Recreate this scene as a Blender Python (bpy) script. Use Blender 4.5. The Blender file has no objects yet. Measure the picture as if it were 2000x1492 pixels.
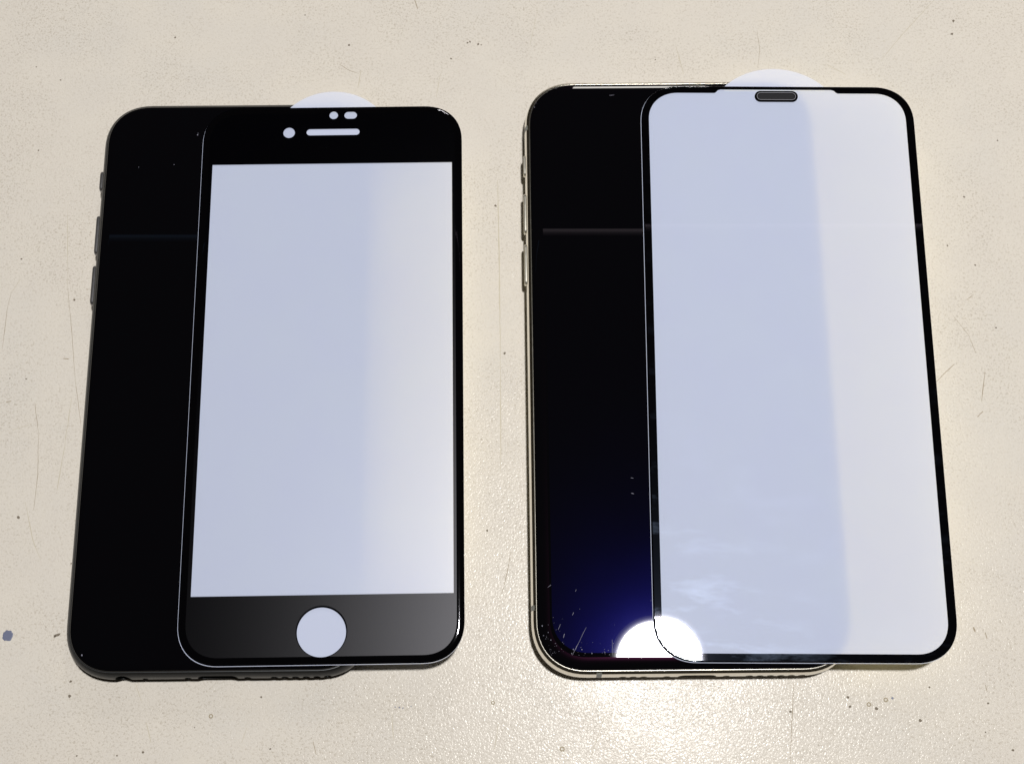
import bpy, bmesh, math, random
from mathutils import Vector, Matrix, noise
random.seed(7)
S = bpy.context.scene
MM = 0.001
# ------------------------------------------------------------------ camera
F_PX, CAM_H, PITCH, ROLL = 2709.97, 312.711, 1.28107, 0.01313      # photo is 2000 px wide, heights in mm
cp, sp = math.cos(PITCH), math.sin(PITCH)
FW = Vector((0, cp, -sp)); U0 = Vector((0, sp, cp)); R0 = Vector((1, 0, 0))
RT = R0*math.cos(ROLL) + U0*math.sin(ROLL); UP = -R0*math.sin(ROLL) + U0*math.cos(ROLL)
cam_d = bpy.data.cameras.new('camera'); cam = bpy.data.objects.new('camera', cam_d)
S.collection.objects.link(cam); S.camera = cam
cam_d.sensor_width = 36; cam_d.lens = F_PX/2000*36
cam_d.clip_start = 0.01; cam_d.clip_end = 20
m = Matrix((RT, UP, -FW)).transposed().to_4x4(); m.translation = Vector((0, 0, CAM_H*MM)); cam.matrix_world = m

def at(px, py, z):                       # photo pixel -> point (mm) on the horizontal plane at height z
    d = FW + RT*((px-1000)/F_PX) - UP*((py-746)/F_PX)
    t = (z-CAM_H)/d.z
    return Vector((0, 0, CAM_H)) + d*t
def mirror_dir(px, py):
    d = FW + RT*((px-1000)/F_PX) - UP*((py-746)/F_PX)
    return Vector((d.x, d.y, -d.z))

# ------------------------------------------------------------------ light
S.view_settings.view_transform = 'Standard'; S.view_settings.look = 'None'
S.view_settings.exposure = 0; S.view_settings.gamma = 1
W = bpy.data.worlds.new('World'); S.world = W; W.use_nodes = True
W.node_tree.nodes['Background'].inputs[0].default_value = (1.0, .80, .50, 1)
W.node_tree.nodes['Background'].inputs[1].default_value = .016
LAMP_H = 1300.0
LAMP_PX = (1283, 1291)
p = at(*LAMP_PX, 7.7); d = mirror_dir(*LAMP_PX); lp = p + d*(LAMP_H/d.z)
L = bpy.data.lights.new('ceiling_spotlight', 'AREA'); L.shape = 'DISK'; L.size = .090
L.energy = 20.0; L.color = (1.0, .975, .93)
lo = bpy.data.objects.new('ceiling_spotlight', L); S.collection.objects.link(lo); lo.location = lp*MM
for dia, frac, up_ in ((.0915, .022, 1), (.093, .010, 2), (.0945, .006, 3), (.0965, .0035, 4), (.099, .0020, 5), (.102, .0011, 6), (.106, .0006, 7)):       # dim wider discs added to soften the edge of the lamp's reflection
    R = bpy.data.lights.new('spotlight_soft_edge', 'AREA'); R.shape = 'DISK'; R.size = dia; R.energy = L.energy*frac*(dia/L.size)**2; R.color = (.97, .95, 1.0)
    ro = bpy.data.objects.new('spotlight_soft_edge', R); S.collection.objects.link(ro); ro.location = (lp + Vector((0, 0, up_)))*MM
# a dim light line far up on the ceiling, seen only as the faint streak on the glass
for xa, xb, py, pw, cc in ((1000, 1830, 448, .0034, (1, .82, .92)), (90, 700, 459, .0009, (.35, .6, 1))):
    ends = []
    for px in (xa, xb):
        p = at(px, py, 7.7); d = mirror_dir(px, py); ends.append(p + d*(LAMP_H/d.z))
    v = ends[1]-ends[0]
    for wid, part in ((.0025, .2), (.0045, .3), (.0068, .28), (.0095, .22)):          # bright core and soft glow of the strip
        L2 = bpy.data.lights.new('cove_strip', 'AREA'); L2.shape = 'RECTANGLE'; L2.size = v.length*MM; L2.size_y = wid
        L2.energy = pw*part; L2.color = cc
        l2 = bpy.data.objects.new('cove_strip', L2); S.collection.objects.link(l2)
        l2.location = ((ends[0]+ends[1])/2 + Vector((0, 0, wid*900)))*MM; l2.rotation_euler = (0, 0, math.atan2(v.y, v.x))

# a second, softer lamp of the room stands beyond the far edge of the table
L3 = bpy.data.lights.new('far_room_lamp', 'AREA'); L3.shape = 'RECTANGLE'; L3.size = .16; L3.size_y = .26
L3.energy = 1.9; L3.color = (1, .96, .90)
l3 = bpy.data.objects.new('far_room_lamp', L3); S.collection.objects.link(l3); l3.location = (.125, 1.15, .75)
l3.rotation_euler = Vector((0, 1.0, .72)).to_track_quat('Z', 'Y').to_euler()

# ------------------------------------------------------------------ materials
def mat(name):
    m = bpy.data.materials.new(name); m.use_nodes = True
    nt = m.node_tree; nt.nodes.clear()
    o = nt.nodes.new('ShaderNodeOutputMaterial')
    return m, nt, o
def N(nt, t, **kw):
    n = nt.nodes.new(t)
    for k, v in kw.items():
        if k in n.inputs: n.inputs[k].default_value = v
        else: setattr(n, k, v)
    return n
def principled(name, col, rough, metal=0, spec=.5, bump=None, coat=0):
    m, nt, o = mat(name)
    b = N(nt, 'ShaderNodeBsdfPrincipled')
    b.inputs['Base Color'].default_value = (*col, 1); b.inputs['Roughness'].default_value = rough
    b.inputs['Metallic'].default_value = metal; b.inputs['Specular IOR Level'].default_value = spec
    b.inputs['Coat Weight'].default_value = coat
    nt.links.new(b.outputs[0], o.inputs[0])
    tc = N(nt, 'ShaderNodeTexCoord')
    nz = N(nt, 'ShaderNodeTexNoise', Scale=(bump[0] if bump else 900.0), Detail=3.0)
    nt.links.new(tc.outputs['Object'], nz.inputs['Vector'])
    mr = N(nt, 'ShaderNodeMapRange'); mr.inputs['To Min'].default_value = rough*.85; mr.inputs['To Max'].default_value = min(1, rough*1.15)
    nt.links.new(nz.outputs[0], mr.inputs['Value']); nt.links.new(mr.outputs[0], b.inputs['Roughness'])
    if bump:
        bp = N(nt, 'ShaderNodeBump', Strength=bump[1], Distance=bump[2])
        nt.links.new(nz.outputs[0], bp.inputs['Height']); nt.links.new(bp.outputs[0], b.inputs['Normal'])
    return m

def table_material():
    m, nt, o = mat('beige_laminate'); lk = nt.links.new
    tc = N(nt, 'ShaderNodeTexCoord'); mp = N(nt, 'ShaderNodeMapping'); mp.inputs['Scale'].default_value = (1000,)*3
    lk(tc.outputs['Object'], mp.inputs['Vector']); V = mp.outputs[0]
    def ns(scale, detail, dist=0., rough=.5):
        n = N(nt, 'ShaderNodeTexNoise', Scale=scale, Detail=detail, Distortion=dist, Roughness=rough); lk(V, n.inputs['Vector']); return n.outputs[0]
    def ramp(src, a, b, c0=0., c1=1.):
        n = N(nt, 'ShaderNodeMapRange', clamp=True); n.inputs['From Min'].default_value = a; n.inputs['From Max'].default_value = b
        n.inputs['To Min'].default_value = c0; n.inputs['To Max'].default_value = c1; lk(src, n.inputs['Value']); return n.outputs[0]
    def mth(op, a, b):
        n = N(nt, 'ShaderNodeMath', operation=op)
        for i, x in enumerate((a, b)):
            if isinstance(x, float): n.inputs[i].default_value = x
            else: lk(x, n.inputs[i])
        return n.outputs[0]
    def mixc(f, a, b):
        n = N(nt, 'ShaderNodeMix', data_type='RGBA')
        if isinstance(f, float): n.inputs[0].default_value = f
        else: lk(f, n.inputs[0])
        for i, x in ((6, a), (7, b)):
            if isinstance(x, tuple): n.inputs[i].default_value = (*x, 1)
            else: lk(x, n.inputs[i])
        return n.outputs[2]
    big = ns(.018, 3.); med = ns(.09, 3.)
    col = mixc(ramp(big, .35, .65), (.568, .533, .490), (.560, .535, .500))
    col = mixc(ramp(med, .35, .7), col, (.585, .552, .505))
    col = mixc(ramp(ns(1.6, 2.), .3, .7, 0., .35), col, (.545, .505, .448))
    # dirt lodged in the pits of the grain, denser in worn patches
    patch = ramp(ns(.05, 4., .4), .36, .62, .22, 1.)
    pit = ramp(ns(1.9, 2., .7, .6), .585, .68)
    pit2 = ramp(ns(4.2, 1., .3), .58, .70)
    dirt = mth('MAXIMUM', mth('MULTIPLY', pit, mth('MULTIPLY', patch, .27)), mth('MULTIPLY', pit2, mth('MULTIPLY', patch, .25)))
    dirt = mth('MAXIMUM', dirt, mth('MULTIPLY', pit2, .13))
    col = mixc(dirt, col, (.20, .165, .12))
    h1 = ns(2.05, 1.5, .5, .45)
    col = mixc(mth('MULTIPLY', ramp(h1, .30, .45, .40, 0.), ramp(patch, .2, 1., .35, 1.)), col, (.27, .225, .165))      # darker tone along the valleys between the pebbles
    b = N(nt, 'ShaderNodeBsdfPrincipled'); lk(col, b.inputs['Base Color'])
    b.inputs['Specular IOR Level'].default_value = .09
    lk(ramp(ns(.3, 3.), .3, .7, .15, .21), b.inputs['Roughness'])
    h2 = ns(.055, 2.)
    peb = ramp(h1, .36, .62)
    hh = mth('SUBTRACT', peb, mth('MULTIPLY', pit, 1.1))
    bp = N(nt, 'ShaderNodeBump', Strength=1.0, Distance=.000021); lk(hh, bp.inputs['Height'])
    lk(ramp(h2, .35, .65, .55, 1.), bp.inputs['Strength'])
    lk(bp.outputs[0], b.inputs['Normal']); lk(b.outputs[0], o.inputs[0])
    return m

def glare(nt, sh):
    """stands in for camera bloom: an added narrow soft lobe that blurs the rim of bright reflections"""
    g = N(nt, 'ShaderNodeBsdfGlossy'); g.inputs['Roughness'].default_value = .075; g.inputs['Color'].default_value = (.00003, .00003, .000045, 1)
    a = N(nt, 'ShaderNodeAddShader'); nt.links.new(sh, a.inputs[0]); nt.links.new(g.outputs[0], a.inputs[1]); return a.outputs[0]
def black_glass(name, haze=None, base=(.0012, .0012, .002)):
    """polished black glass; haze = (colour, roughness): faint scatter of the coating and finger grease"""
    m, nt, o = mat(name); lk = nt.links.new
    b = N(nt, 'ShaderNodeBsdfPrincipled'); b.inputs['Base Color'].default_value = (*base, 1)
    b.inputs['Roughness'].default_value = .006; b.inputs['IOR'].default_value = 1.5
    out = b.outputs[0]
    if haze:
        g = N(nt, 'ShaderNodeBsdfGlossy'); g.inputs['Color'].default_value = (*haze[0], 1); g.inputs['Roughness'].default_value = haze[1]
        tc = N(nt, 'ShaderNodeTexCoord'); nz = N(nt, 'ShaderNodeTexNoise', Scale=45.0, Detail=4.0); lk(tc.outputs['Object'], nz.inputs['Vector'])
        mx = N(nt, 'ShaderNodeMix', data_type='RGBA'); mx.inputs[6].default_value = (*[c*.6 for c in haze[0]], 1); mx.inputs[7].default_value = (*[c*1.4 for c in haze[0]], 1)
        lk(nz.outputs[0], mx.inputs[0]); lk(mx.outputs[2], g.inputs['Color'])
        a = N(nt, 'ShaderNodeAddShader'); lk(b.outputs[0], a.inputs[0]); lk(g.outputs[0], a.inputs[1]); out = glare(nt, a.outputs[0])
    lk(out, o.inputs[0]); return m

def clear_glass(name, rough, refl=1.0, haze=None, smudge=False, grain=None):
    """thin clear glass: passes light straight through, reflects by Fresnel"""
    m, nt, o = mat(name); lk = nt.links.new
    t = N(nt, 'ShaderNodeBsdfTransparent'); t.inputs['Color'].default_value = (.985, .99, .99, 1)
    g = N(nt, 'ShaderNodeBsdfGlossy'); g.inputs['Roughness'].default_value = rough; g.distribution = 'BECKMANN' if rough > .1 else 'GGX'
    g.inputs['Color'].default_value = (refl*.96, refl*.96, refl*1.06, 1)
    fr = N(nt, 'ShaderNodeFresnel'); fr.inputs['IOR'].default_value = 1.5
    ge = N(nt, 'ShaderNodeNewGeometry')          # a thin pane reflects the same from both sides
    io = N(nt, 'ShaderNodeMapRange'); io.inputs['To Min'].default_value = 1.5; io.inputs['To Max'].default_value = 1/1.5
    lk(ge.outputs['Backfacing'], io.inputs['Value']); lk(io.outputs[0], fr.inputs['IOR'])
    mx = N(nt, 'ShaderNodeMixShader'); lk(fr.outputs[0], mx.inputs[0]); lk(t.outputs[0], mx.inputs[1]); lk(g.outputs[0], mx.inputs[2])
    out = mx.outputs[0]
    tc = N(nt, 'ShaderNodeTexCoord')
    if grain:
        nz = N(nt, 'ShaderNodeTexNoise', Scale=grain[0], Detail=2.0); lk(tc.outputs['Object'], nz.inputs['Vector'])
        bp = N(nt, 'ShaderNodeBump', Strength=grain[1], Distance=grain[2]); lk(nz.outputs[0], bp.inputs['Height'])
        lk(bp.outputs[0], g.inputs['Normal'])
    if haze:
        g2 = N(nt, 'ShaderNodeBsdfGlossy'); g2.inputs['Roughness'].default_value = haze[1]
        mp = N(nt, 'ShaderNodeMapping'); mp.inputs['Scale'].default_value = (60, 210, 60); mp.inputs['Rotation'].default_value = (0, 0, .5)
        lk(tc.outputs['Object'], mp.inputs['Vector'])
        nz = N(nt, 'ShaderNodeTexNoise', Scale=1.0, Detail=8.0, Roughness=.68, Distortion=.25); lk(mp.outputs[0], nz.inputs['Vector'])
        cr = N(nt, 'ShaderNodeMapRange', clamp=True); lk(nz.outputs[0], cr.inputs['Value'])
        cr.inputs['From Min'].default_value = .52; cr.inputs['From Max'].default_value = .80
        cr.inputs['To Min'].default_value = .3; cr.inputs['To Max'].default_value = 8.0
        mc = N(nt, 'ShaderNodeMix', data_type='RGBA', blend_type='MULTIPLY'); mc.inputs[0].default_value = 1
        mc.inputs[6].default_value = (*haze[0], 1); lk(cr.outputs[0], mc.inputs[7]); lk(mc.outputs[2], g2.inputs['Color'])
        a = N(nt, 'ShaderNodeAddShader'); lk(out, a.inputs[0]); lk(g2.outputs[0], a.inputs[1]); out = glare(nt, a.outputs[0])
    lk(out, o.inputs[0]); return m

def film_material():
    m, nt, o = mat('milky_release_film'); lk = nt.links.new
    d = N(nt, 'ShaderNodeBsdfDiffuse'); t = N(nt, 'ShaderNodeBsdfTranslucent')
    tc = N(nt, 'ShaderNodeTexCoord'); nz = N(nt, 'ShaderNodeTexNoise', Scale=75.0, Detail=3.0); lk(tc.outputs['Object'], nz.inputs['Vector'])
    mx = N(nt, 'ShaderNodeMix', data_type='RGBA'); mx.inputs[6].default_value = (.424, .462, .625, 1); mx.inputs[7].default_value = (.440, .488, .618, 1)
    lk(nz.outputs[0], mx.inputs[0]); lk(mx.outputs[2], d.inputs['Color'])
    t.inputs['Color'].default_value = (.475, .425, .205, 1)
    a = N(nt, 'ShaderNodeAddShader'); lk(d.outputs[0], a.inputs[0]); lk(t.outputs[0], a.inputs[1]); lk(a.outputs[0], o.inputs[0])
    return m

M_TABLE = table_material()
M_GLASS_L = black_glass('black_front_glass')
M_BEZEL_R = black_glass('black_bezel_glass', haze=((.0006, .00012, .0004), .17))
M_DISP_R = black_glass('dark_display_glass', haze=((.00003, .00003, .00066), .16))
M_GREY = principled('dark_grey_aluminium', (.045, .047, .050), .38, 1, bump=(3000, .15, .00001))
M_GREYBTN = principled('grey_aluminium_button', (.34, .34, .36), .42, 1)
M_STEEL = principled('polished_steel', (.80, .77, .69), .2, 1)
M_STEELBTN = principled('satin_steel', (.80, .775, .70), .42, 1)
M_BAND = principled('grey_plastic_band', (.17, .19, .19), .4)
M_HOLE = principled('dark_port_lining', (.006, .006, .006), .6)
M_GASKET = principled('black_gasket', (.008, .008, .009), .45)
M_INK = principled('black_printed_border', (.0007, .0007, .0012), .6, spec=0.)
M_FILM = film_material()
M_RIM = clear_glass('polished_glass_rim', .03)
M_MATTE = clear_glass('matte_glass', .315, .29, grain=(7000, .15, .00001))
M_CLEAR = clear_glass('clear_glass', .006, haze=((.00040, .00052, .00078), .235))
M_MESH = principled('earpiece_mesh', (.014, .014, .017), .6, spec=.1, bump=(2500, .8, .0001))
M_RING = principled('earpiece_ring', (.22, .22, .25), .5, spec=.1)
M_DUST_GLINT = principled('pale_dust_and_glints', (.19, .19, .25), .8)
M_SCRATCH = principled('dark_scratch', (.28, .23, .165), .7)
M_FAINT = principled('faint_scratch', (.44, .40, .32), .6)
M_SPECK = principled('dark_speck', (.14, .115, .085), .7)
M_BLUE = principled('blue_paint', (.10, .115, .19), .5)
M_PIT = principled('ring_dirt', (.27, .225, .15), .6)

# ------------------------------------------------------------------ mesh helpers (all lengths in mm)
def link(name, me, material, parent=None, loc=None):
    ob = bpy.data.objects.new(name, me); S.collection.objects.link(ob)
    if material and not me.materials: me.materials.append(material)
    if parent: ob.parent = parent
    if loc is not None: ob.location = Vector(loc)*MM
    return ob
def from_data(name, vs, fs, smooth=True, flat_faces=(), sharp=None):
    me = bpy.data.meshes.new(name); me.from_pydata([Vector(v)*MM for v in vs], [], fs); me.validate(); me.update()
    bm = bmesh.new(); bm.from_mesh(me); bmesh.ops.recalc_face_normals(bm, faces=bm.faces); bm.to_mesh(me); bm.free()
    for i, pl in enumerate(me.polygons): pl.use_smooth = smooth and i not in flat_faces
    if sharp: me.set_sharp_from_angle(angle=math.radians(sharp))
    return me
def contour(w, h, r, n=14, e=2.25):
    pts = []
    for sx, sy, a0 in ((1, 1, 0), (-1, 1, 90), (-1, -1, 180), (1, -1, 270)):
        for k in range(n+1):
            a = math.radians(90*k/n)
            c, s = math.cos(a)**(2/e) if k < n else 0., math.sin(a)**(2/e)
            if a0 in (90, 270): c, s = s, c
            pts.append((sx*(w/2-r+r*c), sy*(h/2-r+r*s)))
    return pts
def inset(w, h, r, i, **k): return contour(w-2*i, h-2*i, max(r-i, .2), **k)
def loft(name, w, h, r, prof, cap0=True, cap1=True, **k):
    vs, fs = [], []; flats = []
    for i, z in prof: vs += [(x, y, z) for x, y in inset(w, h, r, i, **k)]
    n = len(vs)//len(prof)
    for j in range(len(prof)-1):
        for q in range(n):
            a, b = j*n+q, j*n+(q+1) % n
            fs.append((a, b, b+n, a+n))
    if cap0: flats.append(len(fs)); fs.append(tuple(range(n))[::-1])
    if cap1: flats.append(len(fs)); fs.append(tuple(range((len(prof)-1)*n, len(prof)*n)))
    return from_data(name, vs, fs, True, flats)
def ring_between(name, A, B, z):                # flat ring between two outlines with equal counts
    n = len(A)
    vs = [(x, y, z) for x, y in A] + [(x, y, z) for x, y in B]
    return from_data(name, vs, [(q, (q+1) % n, n+(q+1) % n, n+q) for q in range(n)], False)
def up(me):                                      # flat sheets: make every face look up
    bm = bmesh.new(); bm.from_mesh(me)
    for f in bm.faces:
        if f.normal.z < 0: f.normal_flip()
    bm.to_mesh(me); bm.free(); return me
def slab(name, outer, holes, z0, z1):            # outline with holes, extruded
    cu = bpy.data.curves.new(name, 'CURVE'); cu.dimensions = '2D'; cu.fill_mode = 'BOTH' if z1 > z0 else 'FRONT'
    for loop in [outer]+holes:
        s = cu.splines.new('POLY'); s.points.add(len(loop)-1); s.use_cyclic_u = True
        for pt, (x, y) in zip(s.points, loop): pt.co = (x, y, 0, 1)
    cu.extrude = (z1-z0)/2
    ob = bpy.data.objects.new('tmp', cu); S.collection.objects.link(ob)
    me = bpy.data.meshes.new_from_object(ob.evaluated_get(bpy.context.evaluated_depsgraph_get()))
    bpy.data.objects.remove(ob); bpy.data.curves.remove(cu)
    for v in me.vertices: v.co = Vector((v.co.x, v.co.y, v.co.z+(z0+z1)/2))*MM
    for pl in me.polygons: pl.use_smooth = False
    me.name = name; return me
def pill(cx, cy, w, h, n=12):
    r = min(w, h)/2; pts = []
    for sx, a0 in ((1, -90), (-1, 90)):
        for k in range(n+1):
            a = math.radians(a0+180*k/n); pts.append((cx+sx*(w/2-r)+r*math.cos(a), cy+r*math.sin(a)))
    return pts
def circle(cx, cy, r, n=48): return [(cx+r*math.cos(2*math.pi*k/n), cy+r*math.sin(2*math.pi*k/n)) for k in range(n)]
def move(pts, dx, dy): return [(x+dx, y+dy) for x, y in pts]
def stadium_y(name, length, height, depth, bev=.16):
    """side button: pill-shaped face in the y-z plane, pushed out along -x, bevelled edge"""
    prof = [(0, .6), (0, -depth+bev), (bev*.35, -depth+bev*.3), (bev, -depth)]
    vs, fs = [], []
    for i, x in prof: vs += [(x, u, v) for u, v in pill(0, 0, length-2*i, height-2*i, 8)]
    n = len(vs)//len(prof)
    for j in range(len(prof)-1):
        for q in range(n): fs.append((j*n+q, j*n+(q+1) % n, (j+1)*n+(q+1) % n, (j+1)*n+q))
    fs.append(tuple(range((len(prof)-1)*n, len(prof)*n)))
    return from_data(name, vs, fs, True, (len(fs)-1,), 40)
def cyl_y(name, r, y0, y1, n=20, w=0., zs=1.):   # round or pill-shaped plug along y; w = extra width
    vs = []; 
    loop = pill(0, 0, 2*r+w, 2*r, n//2)
    for y in (y0, y1): vs += [(x, y, z*zs) for x, z in loop]
    k = len(loop)
    fs = [(q, (q+1) % k, k+(q+1) % k, k+q) for q in range(k)]+[tuple(range(k))[::-1], tuple(range(k, 2*k))]
    return from_data(name, vs, fs, False)
def cup_y(name, r, y0, y1, w=0., n=16):          # open dark lining of a hole: wall and end cap, mouth at y0
    loop = pill(0, 0, 2*r+w, 2*r, n//2); k = len(loop)
    vs = [(x, y, z) for y in (y0, y1) for x, z in loop]
    return from_data(name, vs, [(q, (q+1) % k, k+(q+1) % k, k+q) for q in range(k)]+[tuple(range(k, 2*k))], False)
def cut(ob, cutters):
    """cut every (mesh, location) out of ob and bake the result"""
    tmp = []
    for me, loc in cutters:
        c = bpy.data.objects.new('tmp', me); S.collection.objects.link(c); c.parent = ob.parent; c.location = Vector(loc)*MM; tmp.append(c)
        md = ob.modifiers.new('cut', 'BOOLEAN'); md.operation = 'DIFFERENCE'; md.solver = 'EXACT'; md.object = c
    bpy.context.view_layer.update()
    me = bpy.data.meshes.new_from_object(ob.evaluated_get(bpy.context.evaluated_depsgraph_get()))
    ob.modifiers.clear(); ob.data = me
    for c in tmp: bpy.data.objects.remove(c)
    me.set_sharp_from_angle(angle=math.radians(28))
def thing(name, label, cat, loc, rotz, group=None, rx=0, ry=0):
    o = bpy.data.objects.new(name, None); S.collection.objects.link(o); o.empty_display_size = .01
    o.location = Vector(loc)*MM; o.rotation_euler = (rx, ry, rotz); o['label'] = label; o['category'] = cat
    if group: o['group'] = group
    return o
def to_local(px, py, z, o):                      # photo pixel -> thing-local x, y (mm) at world height z
    v = at(px, py, z) - o.location/MM; a = o.rotation_euler.z
    return (math.cos(a)*v.x+math.sin(a)*v.y, -math.sin(a)*v.x+math.cos(a)*v.y)

# ------------------------------------------------------------------ table
tb = bmesh.new()
def quad_slab(bm, x0, x1, y0, y1, z0, z1):
    r = bmesh.ops.create_cube(bm, size=1)
    for v in r['verts']: v.co = Vector(((x0+x1)/2+v.co.x*(x1-x0), (y0+y1)/2+v.co.y*(y1-y0), (z0+z1)/2+v.co.z*(z1-z0)))*MM
quad_slab(tb, -520, 520, -210, 430, -25, 0)
bmesh.ops.bevel(tb, geom=[e for e in tb.edges], offset=.0015, segments=2, affect='EDGES')
me = bpy.data.meshes.new('table_top'); tb.to_mesh(me); tb.free()
table = link('table_top', me, M_TABLE); table['kind'] = 'structure'

def ribbon(vs, fs, pts, wid, z):                 # thin tapered strip lying on the surface
    P = [at(x, y, z) for x, y in pts]
    Q = []                                       # resample with a little waver
    for a, b in zip(P, P[1:]):
        n = max(2, int((b-a).length/1.2))
        Q += [a.lerp(b, k/n) for k in range(n)]
    Q.append(P[-1]); base = len(vs); m_ = len(Q)
    for k, q in enumerate(Q):
        t = (Q[min(k+1, m_-1)]-Q[max(k-1, 0)]).normalized(); nrm = Vector((-t.y, t.x, 0))
        wv = noise.noise(Vector((q.x*.5, q.y*.5, wid*9)))*.09
        ww = wid*(.35+.65*math.sin(math.pi*(k+.5)/m_))*(.65+.7*random.random())/2
        vs += [q+nrm*(wv+ww), q+nrm*(wv-ww)]
    for k in range(m_-1): fs.append((base+2*k, base+2*k+1, base+2*k+3, base+2*k+2))
def strips(name, material, lists, parent, z):
    vs, fs = [], []
    for pts, wid in lists: ribbon(vs, fs, pts, wid, z)
    me = up(from_data(name, vs, fs, False)); o = link(name, me, material, parent); o['kind'] = 'stuff'; return o
dark = [([(1478, 60), (1484, 98), (1480, 134)], .11), ([(1829, 745), (1845, 729), (1864, 711)], .2), ([(1924, 725), (1921, 750), (1917, 784)], .17),
        ([(1909, 814), (1920, 803)], .22), ([(1888, 586), (1902, 575)], .16), ([(998, 1079), (989, 1124), (980, 1159)], .15),
        ([(75, 845), (74, 925), (66, 995)], .12), ([(68, 786), (75, 845)], .12), ([(147, 743), (140, 647), (132, 560)], .10), ([(158, 829), (147, 743)], .12),
        ([(663, 126), (680, 137), (697, 143)], .13), ([(810, 0), (816, 18)], .18), ([(611, 1447), (618, 1473)], .16), ([(1901, 1224), (1905, 1234)], .3),
        ([(1924, 1234), (1928, 1247)], .25), ([(1925, 1337), (1928, 1351)], .16), ([(4, 684), (15, 598), (22, 572)], .10), ([(1550, 1332), (1547, 1400), (1543, 1494)], .17),
        ([(123, 700), (134, 701)], .28), ([(12, 785), (22, 783)], .25), ([(1862, 617), (1892, 655)], .10), ([(1906, 690), (1892, 655)], .12)]
faint = [([(126, 872), (140, 775)], .16), ([(111, 958), (126, 872)], .18), ([(49, 979), (64, 1054), (80, 1094)], .15), ([(132, 400), (132, 470), (132, 560)], .12),
         ([(972, 352), (975, 516), (977, 657), (977, 700)], .3), ([(977, 700), (978, 830), (978, 923)], .25), ([(973, 1413), (966, 1464)], .17), ([(705, 138), (699, 172)], .2),
         ([(1320, 90), (1335, 145)], .2), ([(1617, 128), (1652, 146)], .16), ([(265, 1335), (276, 1368)], .15), ([(285, 1410), (295, 1450)], .15), ([(765, 1392), (769, 1445)], .16),
         ([(472, 1450), (482, 1420)], .14), ([(1720, 120), (1760, 70), (1825, 0)], .14), ([(1870, 110), (1745, 95)], .0), ([(40, 545), (22, 572)], .12), ([(24, 840), (62, 828)], .12),
         ([(860, 145), (852, 190)], .15), ([(1035, 90), (1050, 20)], .12), ([(1180, 1400), (1150, 1490)], .14)]
strips('scratches', M_SCRATCH, dark, table, .012)
strips('faint_scratches', M_FAINT, [f for f in faint if f[1] > 0], table, .010)
def blob(vs, fs, px, py, r, z0, th, n=9, jag=.35, stretch=1., rot=0.):
    c = at(px, py, 0); base = len(vs); a0 = random.random()*6
    ring = []
    for k in range(n):
        a = 2*math.pi*k/n; rr = r*(1+jag*(random.random()-.5))
        x, y = rr*math.cos(a+a0)*stretch, rr*math.sin(a+a0)
        ring.append((c.x+x*math.cos(rot)-y*math.sin(rot), c.y+x*math.sin(rot)+y*math.cos(rot)))
    vs += [(x, y, z0) for x, y in ring]+[(c.x+(x-c.x)*.8, c.y+(y-c.y)*.8, z0+th) for x, y in ring]
    fs += [(base+k, base+(k+1) % n, base+n+(k+1) % n, base+n+k) for k in range(n)]
    fs.append(tuple(base+n+k for k in range(n)))
def blobs(name, material, items, parent=table, **kw):
    vs, fs = [], []
    for it in items: blob(vs, fs, *it[:3], -.01, .04, **{**kw, **(it[3] if len(it) > 3 else {})})
    return link(name, from_data(name, vs, fs, False), material, parent)
sp_items = [(118, 157, .22), (342, 74, .28), (71, 131, .2), (75, 294, .25), (136, 1359, .36), (279, 1469, .3), (150, 1475, .2), (228, 1475, .2), (510, 1361, .26), (380, 1420, .2),
            (1656, 1361, .3), (1660, 1379, .28), (1712, 1383, .34), (1798, 1407, .42), (1930, 1373, .25), (1978, 1464, .3), (1925, 1429, .2), (1815, 1342, .25), (1544, 1389, .3),
            (1862, 42, .36), (1859, 67, .34), (918, 82, .28), (913, 84, .24), (934, 87, .3), (940, 88, .2), (36, 1010, .32), (145, 586, .3), (42, 506, .24), (51, 740, .22), (19, 739, .2),
            (138, 1330, .3), (139, 1100, .2), (1150, 500, .0), (986, 690, .3), (951, 1036, .25), (968, 402, .3), (1945, 640, .25), (528, 1462, .24), (682, 89, .3), (881, 115, .26), (596, 30, .2),
            (1280, 117, .2), (1905, 518, .25), (1850, 480, .22), (1883, 385, .28), (1948, 275, .24), (112, 1240, .34, dict(stretch=2.2, rot=.4)), (107, 1242, .25, dict(stretch=1.6, rot=.3))]
o = blobs('specks', M_SPECK, [s for s in sp_items if s[2] > 0], jag=.7, n=8); o['kind'] = 'stuff'
o = blobs('paint_spot', M_BLUE, [(15, 1241, 1.25, dict(n=26, jag=.2))]); o['label'] = 'small round blue paint spot'
o = blobs('paint_flecks', M_BLUE, [(1743, 1363, .28), (772, 1380, .16), (780, 1381, .2), (787, 1382, .16), (803, 1379, .14)]); o['kind'] = 'stuff'
for px, py, r in ((1697, 1375, .42), (1730, 1366, .42), (963, 1372, .36), (412, 1398, .40), (1098, 1462, .46)):
    c = at(px, py, 0); n = 18; vs, fs = [], []
    for rr, z in ((r*1.25, -.01), (r, .05), (r*.62, .012)):
        vs += [(rr*math.cos(2*math.pi*k/n)*(1+.06*math.sin(3*k)), rr*math.sin(2*math.pi*k/n), z) for k in range(n)]
    for j in (0, 1): fs += [(j*n+k, j*n+(k+1) % n, (j+1)*n+(k+1) % n, (j+1)*n+k) for k in range(n)]
    link('ring_mark', from_data('ring_mark', vs, fs), M_PIT, table, c)

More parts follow.
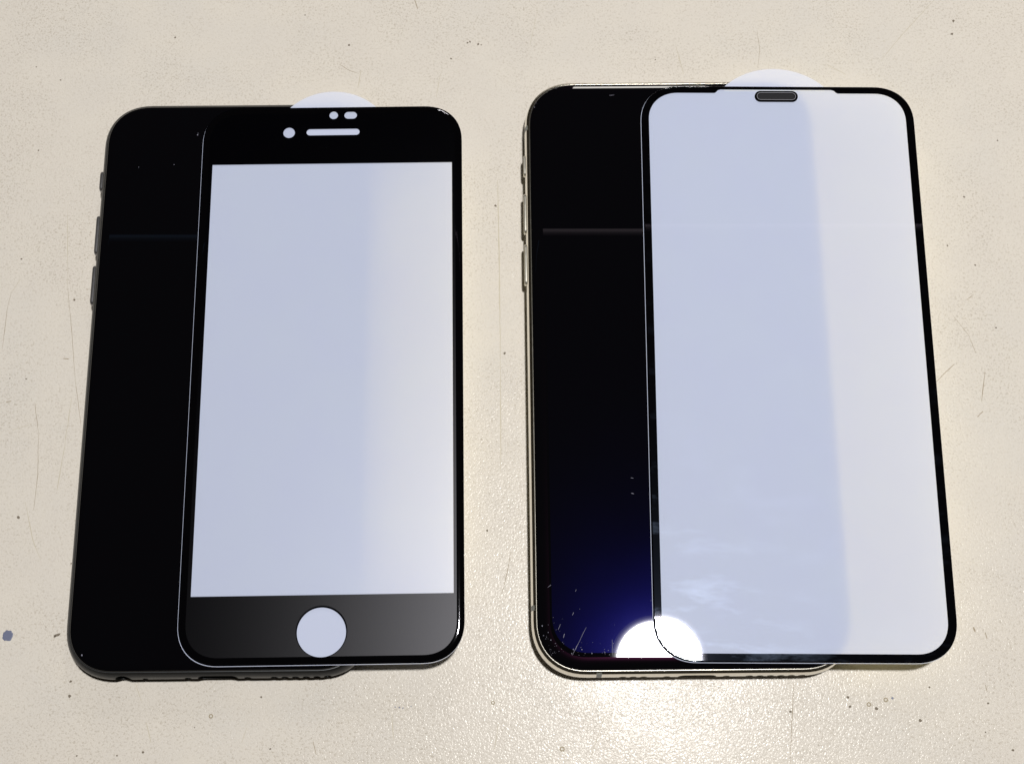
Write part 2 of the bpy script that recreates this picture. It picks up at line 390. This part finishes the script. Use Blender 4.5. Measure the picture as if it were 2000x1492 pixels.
# ------------------------------------------------------------------ phone builders
def quarter(i0, z0, i1, z1, n):                  # quarter-ellipse profile rising from (i0,z0) to flat at (i1,z1)
    return [(i1-(i1-i0)*math.cos(math.radians(90*k/n)), z0+(z1-z0)*math.sin(math.radians(90*k/n))) for k in range(n+1)]
def dust_and_glints_on(phone, items, lines, z, name='dust_and_glints'):
    vs, fs = [], []; loc = phone.location/MM
    inv = phone.matrix_world.inverted()
    for px, py, r in items:
        c = at(px, py, z); n = 6; base = len(vs)
        vs += [(c.x+r*math.cos(k)*(.6+.6*random.random()), c.y+r*math.sin(k)*(.6+.6*random.random()), z+.02) for k in range(n)]+[(c.x, c.y, z+.05)]
        fs += [(base+k, base+(k+1) % n, base+n) for k in range(n)]
    for pts, wid in lines: ribbon(vs, fs, pts, wid, z+.025)
    bpy.context.view_layer.update(); inv = phone.matrix_world.inverted()
    me = up(from_data(name, [inv @ (Vector(v)*MM)/MM for v in vs], fs, False))
    o = link(name, me, M_DUST_GLINT, phone); o['kind'] = 'stuff'

# ---- left phone: dark grey aluminium, fully rounded sides, 67.1 x 138.3 x 7.1
PW, PH, PR = 67.1, 138.3, 11.5
left = thing('smartphone', 'dark grey rounded smartphone lying under the protector with the round button hole', 'smartphone',
             (-65.15, 92.9, 0), .02361, 'smartphones lying side by side on the table')
def side(z): return 3.2*(1-math.sqrt(max(0, 1-((z-3.4)/3.7)**2)))
prof = [(3.4, 0.)]+[(side(z)*1.0, z) for z in (.06, .25, .6, 1.1, 1.8, 2.6, 3.4, 4.2, 5.0, 5.6, 6.0, 6.3)]+[(1.75, 6.32)]
body = link('body', loft('body', PW, PH, PR, prof), M_GREY, left)
gk = link('gasket', loft('gasket', PW, PH, PR, [(1.35, 6.2), (1.35, 6.36), (2.2, 6.36)], False, False), M_GASKET, left)
glass = link('front_glass', loft('front_glass', PW, PH, PR, [(1.42, 6.30)]+quarter(1.42, 6.42, 3.6, 7.1, 7), False, True), M_GLASS_L, left)
ymin = -PH/2
bores = [('headphone_socket', 1.75, 0, -20.4, 8), ('microphone_hole', .6, 0, -15.6, 3), ('screw_hole', .75, 0, -6.3, 2.4), ('charging_port', 1.4, 6.0, .2, 5), ('screw_hole', .75, 0, 6.7, 2.4)]
bores += [('speaker_hole', .8, 0, 12.5+2.32*k, 3) for k in range(6)]
cut(body, [(cyl_y('c', r, ymin-3, ymin+dp, 24, w), (x, 0, 3.75)) for nm, r, w, x, dp in bores])
for nm, r, w, x, dp in bores:
    link(nm, cup_y(nm, r-.02, ymin+.55, ymin+dp-.05, w), M_HOLE, left, (x, 0, 3.75))
for nm, y0, y1, hgt, dep in (('mute_switch', 51.8, 46.5, 2.2, .55), ('volume_button', 40.2, 30.1, 2.1, .6), ('volume_button', 27.4, 17.4, 2.1, .6)):
    link(nm, stadium_y(nm, y0-y1, hgt, dep, .3), M_GREYBTN, left, (-PW/2+.02, (y0+y1)/2, 3.7))
link('side_button', stadium_y('side_button', 10, 2.1, .55), M_GREYBTN, left, (PW/2-.02, 36, 3.7)).rotation_euler.z = math.pi
dust_and_glints_on(left, [(386, 264, .16), (387, 261, .1), (340, 322, .12), (271, 327, .10), (160, 1279, .2), (349, 1236, .0)], [], 7.1)

# ---- right phone: polished steel frame, 70.9 x 143.6 x 7.7
QW, QH, QR = 70.9, 143.6, 12.2
right = thing('smartphone', 'smartphone with polished silver steel frame and black glass, lamp glare at its lower edge', 'smartphone',
              (39.03, 97.28, 0), .02245, 'smartphones lying side by side on the table')
def band(z): return 1.05*(1-math.sqrt(max(0, 1-((z-3.85)/3.35)**2)))
prof = [(1.1, .62)]+[(band(z), z) for z in (.75, 1.1, 1.7, 2.4, 3.1, 3.85, 4.6, 5.3, 6.0, 6.6)]+[(.78, 6.84), (.92, 6.95), (1.03, 6.988), (1.11, 7.0075), (1.18, 7.0105), (1.24, 6.97), (1.5, 6.97)]
frame = link('frame', loft('frame', QW, QH, QR, prof), M_STEEL, right)
link('back_glass', loft('back_glass', QW, QH, QR, [(3.6, 0)]+[(1.15+2.4*(1-math.cos(a)), .66-.66*math.sin(a)) for a in (1.5, 1.1, .7, .35, 0)][::1], True, False), M_BEZEL_R, right)
link('gasket', loft('gasket', QW, QH, QR, [(1.2, 6.9), (1.2, 7.05), (1.8, 7.05)], False, False), M_GASKET, right)
FI = 4.0
link('front_glass', loft('front_glass', QW, QH, QR, [(1.25, 6.95)]+quarter(1.25, 7.08, FI, 7.7, 8), False, False), M_BEZEL_R, right)
dispo = contour(QW-2*4.5, QH-2*4.95, 8.2)
link('bezel', up(ring_between('bezel', inset(QW, QH, QR, FI), dispo, 7.7)), M_GLASS_L, right)
me = up(from_data('display_panel', [(x, y, 7.7) for x, y in dispo], [tuple(range(len(dispo)))], False))
link('display_panel', me, M_DISP_R, right)
qy = -QH/2
bores = [('microphone_hole', .78, 0, -15.6+2.25*k, 3) for k in range(3)]+[('screw_hole', .75, 0, -6.0, 2.4), ('charging_port', 1.4, 5.6, .6, 5), ('screw_hole', .75, 0, 7.0, 2.4)]
bores += [('speaker_hole', .78, 0, 12.05+2.29*k, 3) for k in range(6)]
cut(frame, [(cyl_y('c', r, qy-3, qy+dp, 24, w), (x, 0, 4.15)) for nm, r, w, x, dp in bores])
for nm, r, w, x, dp in bores:
    link(nm, cup_y(nm, r-.02, qy+.35, qy+dp-.05, w), M_HOLE, right, (x, 0, 4.15))
for nm, y0, y1, hgt, dep in (('mute_switch', 52.95, 47.4, 2.0, .42), ('volume_button', 42.8, 32.4, 2.2, .5), ('volume_button', 29.8, 19.3, 2.2, .5)):
    link(nm, stadium_y(nm, y0-y1, hgt, dep, .26), M_STEELBTN, right, (-QW/2+.02, (y0+y1)/2, 4.0))
link('side_button', stadium_y('side_button', 16, 2.2, .5), M_STEEL, right, (QW/2-.02, 30, 4.0)).rotation_euler.z = math.pi
def antenna_band(horizontal, c, sgn, wid=1.15):
    vs, fs = [], []; zs = [1.1+5.85*k/10 for k in range(11)]
    for z in zs:
        d = band(z)-.018
        for s in (-1, 1):
            if horizontal: vs.append((c+s*wid/2, sgn*(QH/2-d), z))
            else: vs.append((sgn*(QW/2-d), c+s*wid/2, z))
    for k in range(len(zs)-1): fs.append((2*k, 2*k+1, 2*k+3, 2*k+2))
    return from_data('antenna_band', vs, fs)
for hz, c, sg in ((False, 59.3, -1), (False, -56.9, -1), (True, -20.9, -1), (False, 59.3, 1), (False, -56.9, 1)):
    link('antenna_band', antenna_band(hz, c, sg), M_BAND, right)
Z7 = lambda x, y: (1000+x*.22, 1080+y*.22)
lines = [([Z7(660, 655), Z7(600, 780), Z7(535, 905)], .07), ([Z7(430, 630), Z7(410, 680)], .10), ([Z7(546, 525), Z7(536, 550)], .11), ([Z7(466, 715), Z7(456, 750)], .14),  # glass scratches, their pale colour stands in for the light they catch
         ([Z7(890, 765), Z7(891, 905)], .06), ([Z7(573, 825), Z7(566, 850)], .12), ([Z7(345, 280), Z7(318, 303)], .09), ([Z7(572, 322), Z7(562, 340)], .06),
         ([(1232, 933), (1237, 934)], .12), ([(1233, 963), (1238, 964)], .12), ([(1190, 187), (1200, 186)], .07)]
dots = [(*Z7(x, y), r) for x, y, r in ((345, 770, .13), (322, 702, .1), (280, 730, .1), (268, 645, .16), (545, 852, .12), (620, 855, .14), (612, 835, .1), (710, 890, .13), (825, 882, .13),
        (855, 862, .11), (910, 635, .06), (300, 760, .07), (385, 800, .08), (365, 570, .07), (900, 800, .09), (865, 900, .1), (440, 850, .07), (600, 495, .06), (530, 890, .12), (1235, 420, .07))]
for k in range(45):
    t = random.random()
    x, y = (330+600*t, 905-random.random()**2*130) if random.random() < .75 else (300+random.random()*160, 560+random.random()*330)
    dots.append((*Z7(x, y), .025+.05*random.random()))
dots += [(1086, 173, .09), (1044, 210, .12), (1047, 202, .06)]
dust_and_glints_on(right, dots, lines, 7.7)

# ------------------------------------------------------------------ screen protectors
def film(name, w, h, r, dx, dy, z, parent):
    out = move(contour(w, h, r), dx, dy); n = len(out)
    vs = [(x, y, z) for x, y in out]+[(x, y, z-.10) for x, y in out]
    fs = [tuple(range(n))]+[(q, (q+1) % n, n+(q+1) % n, n+q) for q in range(n)]
    return link(name, from_data(name, vs, fs, False), M_FILM, parent)
def tab(cx, y0, chord, hgt, z, parent, under=1.2):
    Rr = (chord*chord/4+hgt*hgt)/(2*hgt); yc = y0+hgt-Rr; a = math.asin(min(1, chord/2/Rr)); pts = []
    n = 36
    for k in range(n+1):
        t = a-2*a*k/n; pts.append((cx+Rr*math.sin(t), yc+Rr*math.cos(t)))
    pts += [(cx-chord/2, y0-under), (cx+chord/2, y0-under)]
    m_ = len(pts)
    vs = [(x, y, z) for x, y in pts]+[(x, y, z-.10) for x, y in pts]
    fs = [tuple(range(m_))]+[(q, (q+1) % m_, m_+(q+1) % m_, m_+q) for q in range(m_)]
    return link('pull_tab', from_data('pull_tab', vs, fs, False), M_FILM, parent)

# ---- left protector: matte face, polished rim, round button hole
LW, LH, LR = 62.6, 133.6, 9.3
lpro = thing('screen_protector', 'screen protector with wide black bands above and below its window and round button hole', 'screen protector',
             (-42.53, 93.42, 7.12), .02832, 'screen protectors laid askew on the phones')
fl = film('release_film', LW, LH, LR, -.08, -.09, .14, lpro)
tab(-.1, 66.75, 21.2, 4.4, .11, fl)
win = [(-28.8, -51.7), (28.9, -51.7), (28.85, 51.85), (-28.75, 51.9)]
HOME = (.07, -59.80, 5.40)
holes = [win, circle(.13, 64.66, 1.06, 24), pill(4.25, 64.62, 3.1, 1.95), circle(-10.58, 60.12, 1.42, 32), pill(.07, 60.18, 12.9, 1.75), circle(*HOME, 64)]
border = link('printed_border', slab('printed_border', contour(LW-.1, LH-.1, LR), holes, .16, .40), M_INK, lpro)
link('glass_rim', loft('glass_rim', LW, LH, LR, [(0, .17)]+quarter(0, .18, 1.75, .62, 7), False, False), M_RIM, lpro)
link('button_hole_edge', from_data('button_hole_edge', [(HOME[0]+HOME[2]*math.cos(2*math.pi*k/64), HOME[1]+HOME[2]*math.sin(2*math.pi*k/64), z) for z in (.16, .60) for k in range(64)],
     [(k, (k+1) % 64, 64+(k+1) % 64, 64+k) for k in range(64)]), M_INK, lpro)
mo = inset(LW, LH, LR, 1.75)
hx, hy, hr = .10, -59.70, 5.62; yb = -LH/2+1.75; half = math.sqrt(hr*hr-(hy-yb)**2) if abs(hy-yb) < hr else 0
a0 = math.atan2(yb-hy, half)
if half > 0:                                    # the button hole breaks the lower edge of the matte face
    arc = [(hx+hr*math.cos(t), hy+hr*math.sin(t)) for t in [(-math.pi-a0)+( (a0-(-math.pi-a0))-2*math.pi)*k/60 for k in range(61)]]
    i = next(k for k in range(len(mo)) if abs(mo[k][1]-yb) < 1e-6 and mo[k][0] < 0 and abs(mo[(k+1) % len(mo)][1]-yb) < 1e-6 and mo[(k+1) % len(mo)][0] > 0)
    mo = mo[:i+1]+arc+mo[i+1:]
    mh = []
else: mh = [circle(hx, hy, hr, 64)]
me = up(slab('matte_face', mo, mh+[pill(.07, 60.18, 12.9, 1.75)], .62, .62))
link('matte_face', me, M_MATTE, lpro)

# ---- right protector: clear glossy face, thin even border, earpiece mesh
RW, RH, RR = 66.3, 138.6, 9.6
rpro = thing('screen_protector', 'clear glossy screen protector with thin black border and mesh earpiece slot', 'screen protector',
             (64.13, 97.65, 7.86), .00796, 'screen protectors laid askew on the phones', rx=math.radians(.10), ry=math.radians(-.12))
fl = film('release_film', RW, RH, RR, -.08, -.09, .14, rpro)
tab(-.35, 69.3, 24.5, 4.9, .11, fl)
x0, x1, y0, y1 = -31.25, 31.2, -67.35, 67.55
wl = contour(x1-x0, y1-y0, 7.3, 14, 2.15); wl = move(wl, (x0+x1)/2, (y0+y1)/2)
i = next(k for k in range(len(wl)) if abs(wl[k][1]-y1) < 1e-6 and wl[k][0] > 0 and abs(wl[k+1][1]-y1) < 1e-6)
notch = [(15.05, 67.55), (14.6, 67.8), (14.2, 68.25), (13.5, 68.5), (-13.6, 68.5), (-14.2, 68.3), (-14.6, 67.85), (-15.0, 67.55)]
wl = wl[:i+1]+notch+wl[i+1:]
link('printed_border', slab('printed_border', contour(RW-.1, RH-.1, RR), [wl], .16, .34), M_INK, rpro)
ear = link('earpiece', slab('earpiece', pill(-.02, 66.62, 10.5, 2.85), [pill(-.02, 66.62, 8.9, 1.55)], .16, .44), M_INK, rpro)
link('earpiece_ring', slab('earpiece_ring', pill(-.02, 66.62, 9.5, 2.0), [pill(-.02, 66.62, 9.25, 1.75)], .40, .48), M_RING, ear)
link('earpiece_mesh', slab('earpiece_mesh', pill(-.02, 66.62, 8.95, 1.6), [], .16, .36), M_MESH, ear)
link('glass_rim', loft('glass_rim', RW, RH, RR, [(0, .17)]+quarter(0, .18, .37, .56, 6), False, False), M_RIM, rpro)
me = up(slab('glass_face', inset(RW, RH, RR, .37), [pill(-.02, 66.62, 9.2, 1.85)], .56, .56))
link('glass_face', me, M_CLEAR, rpro)
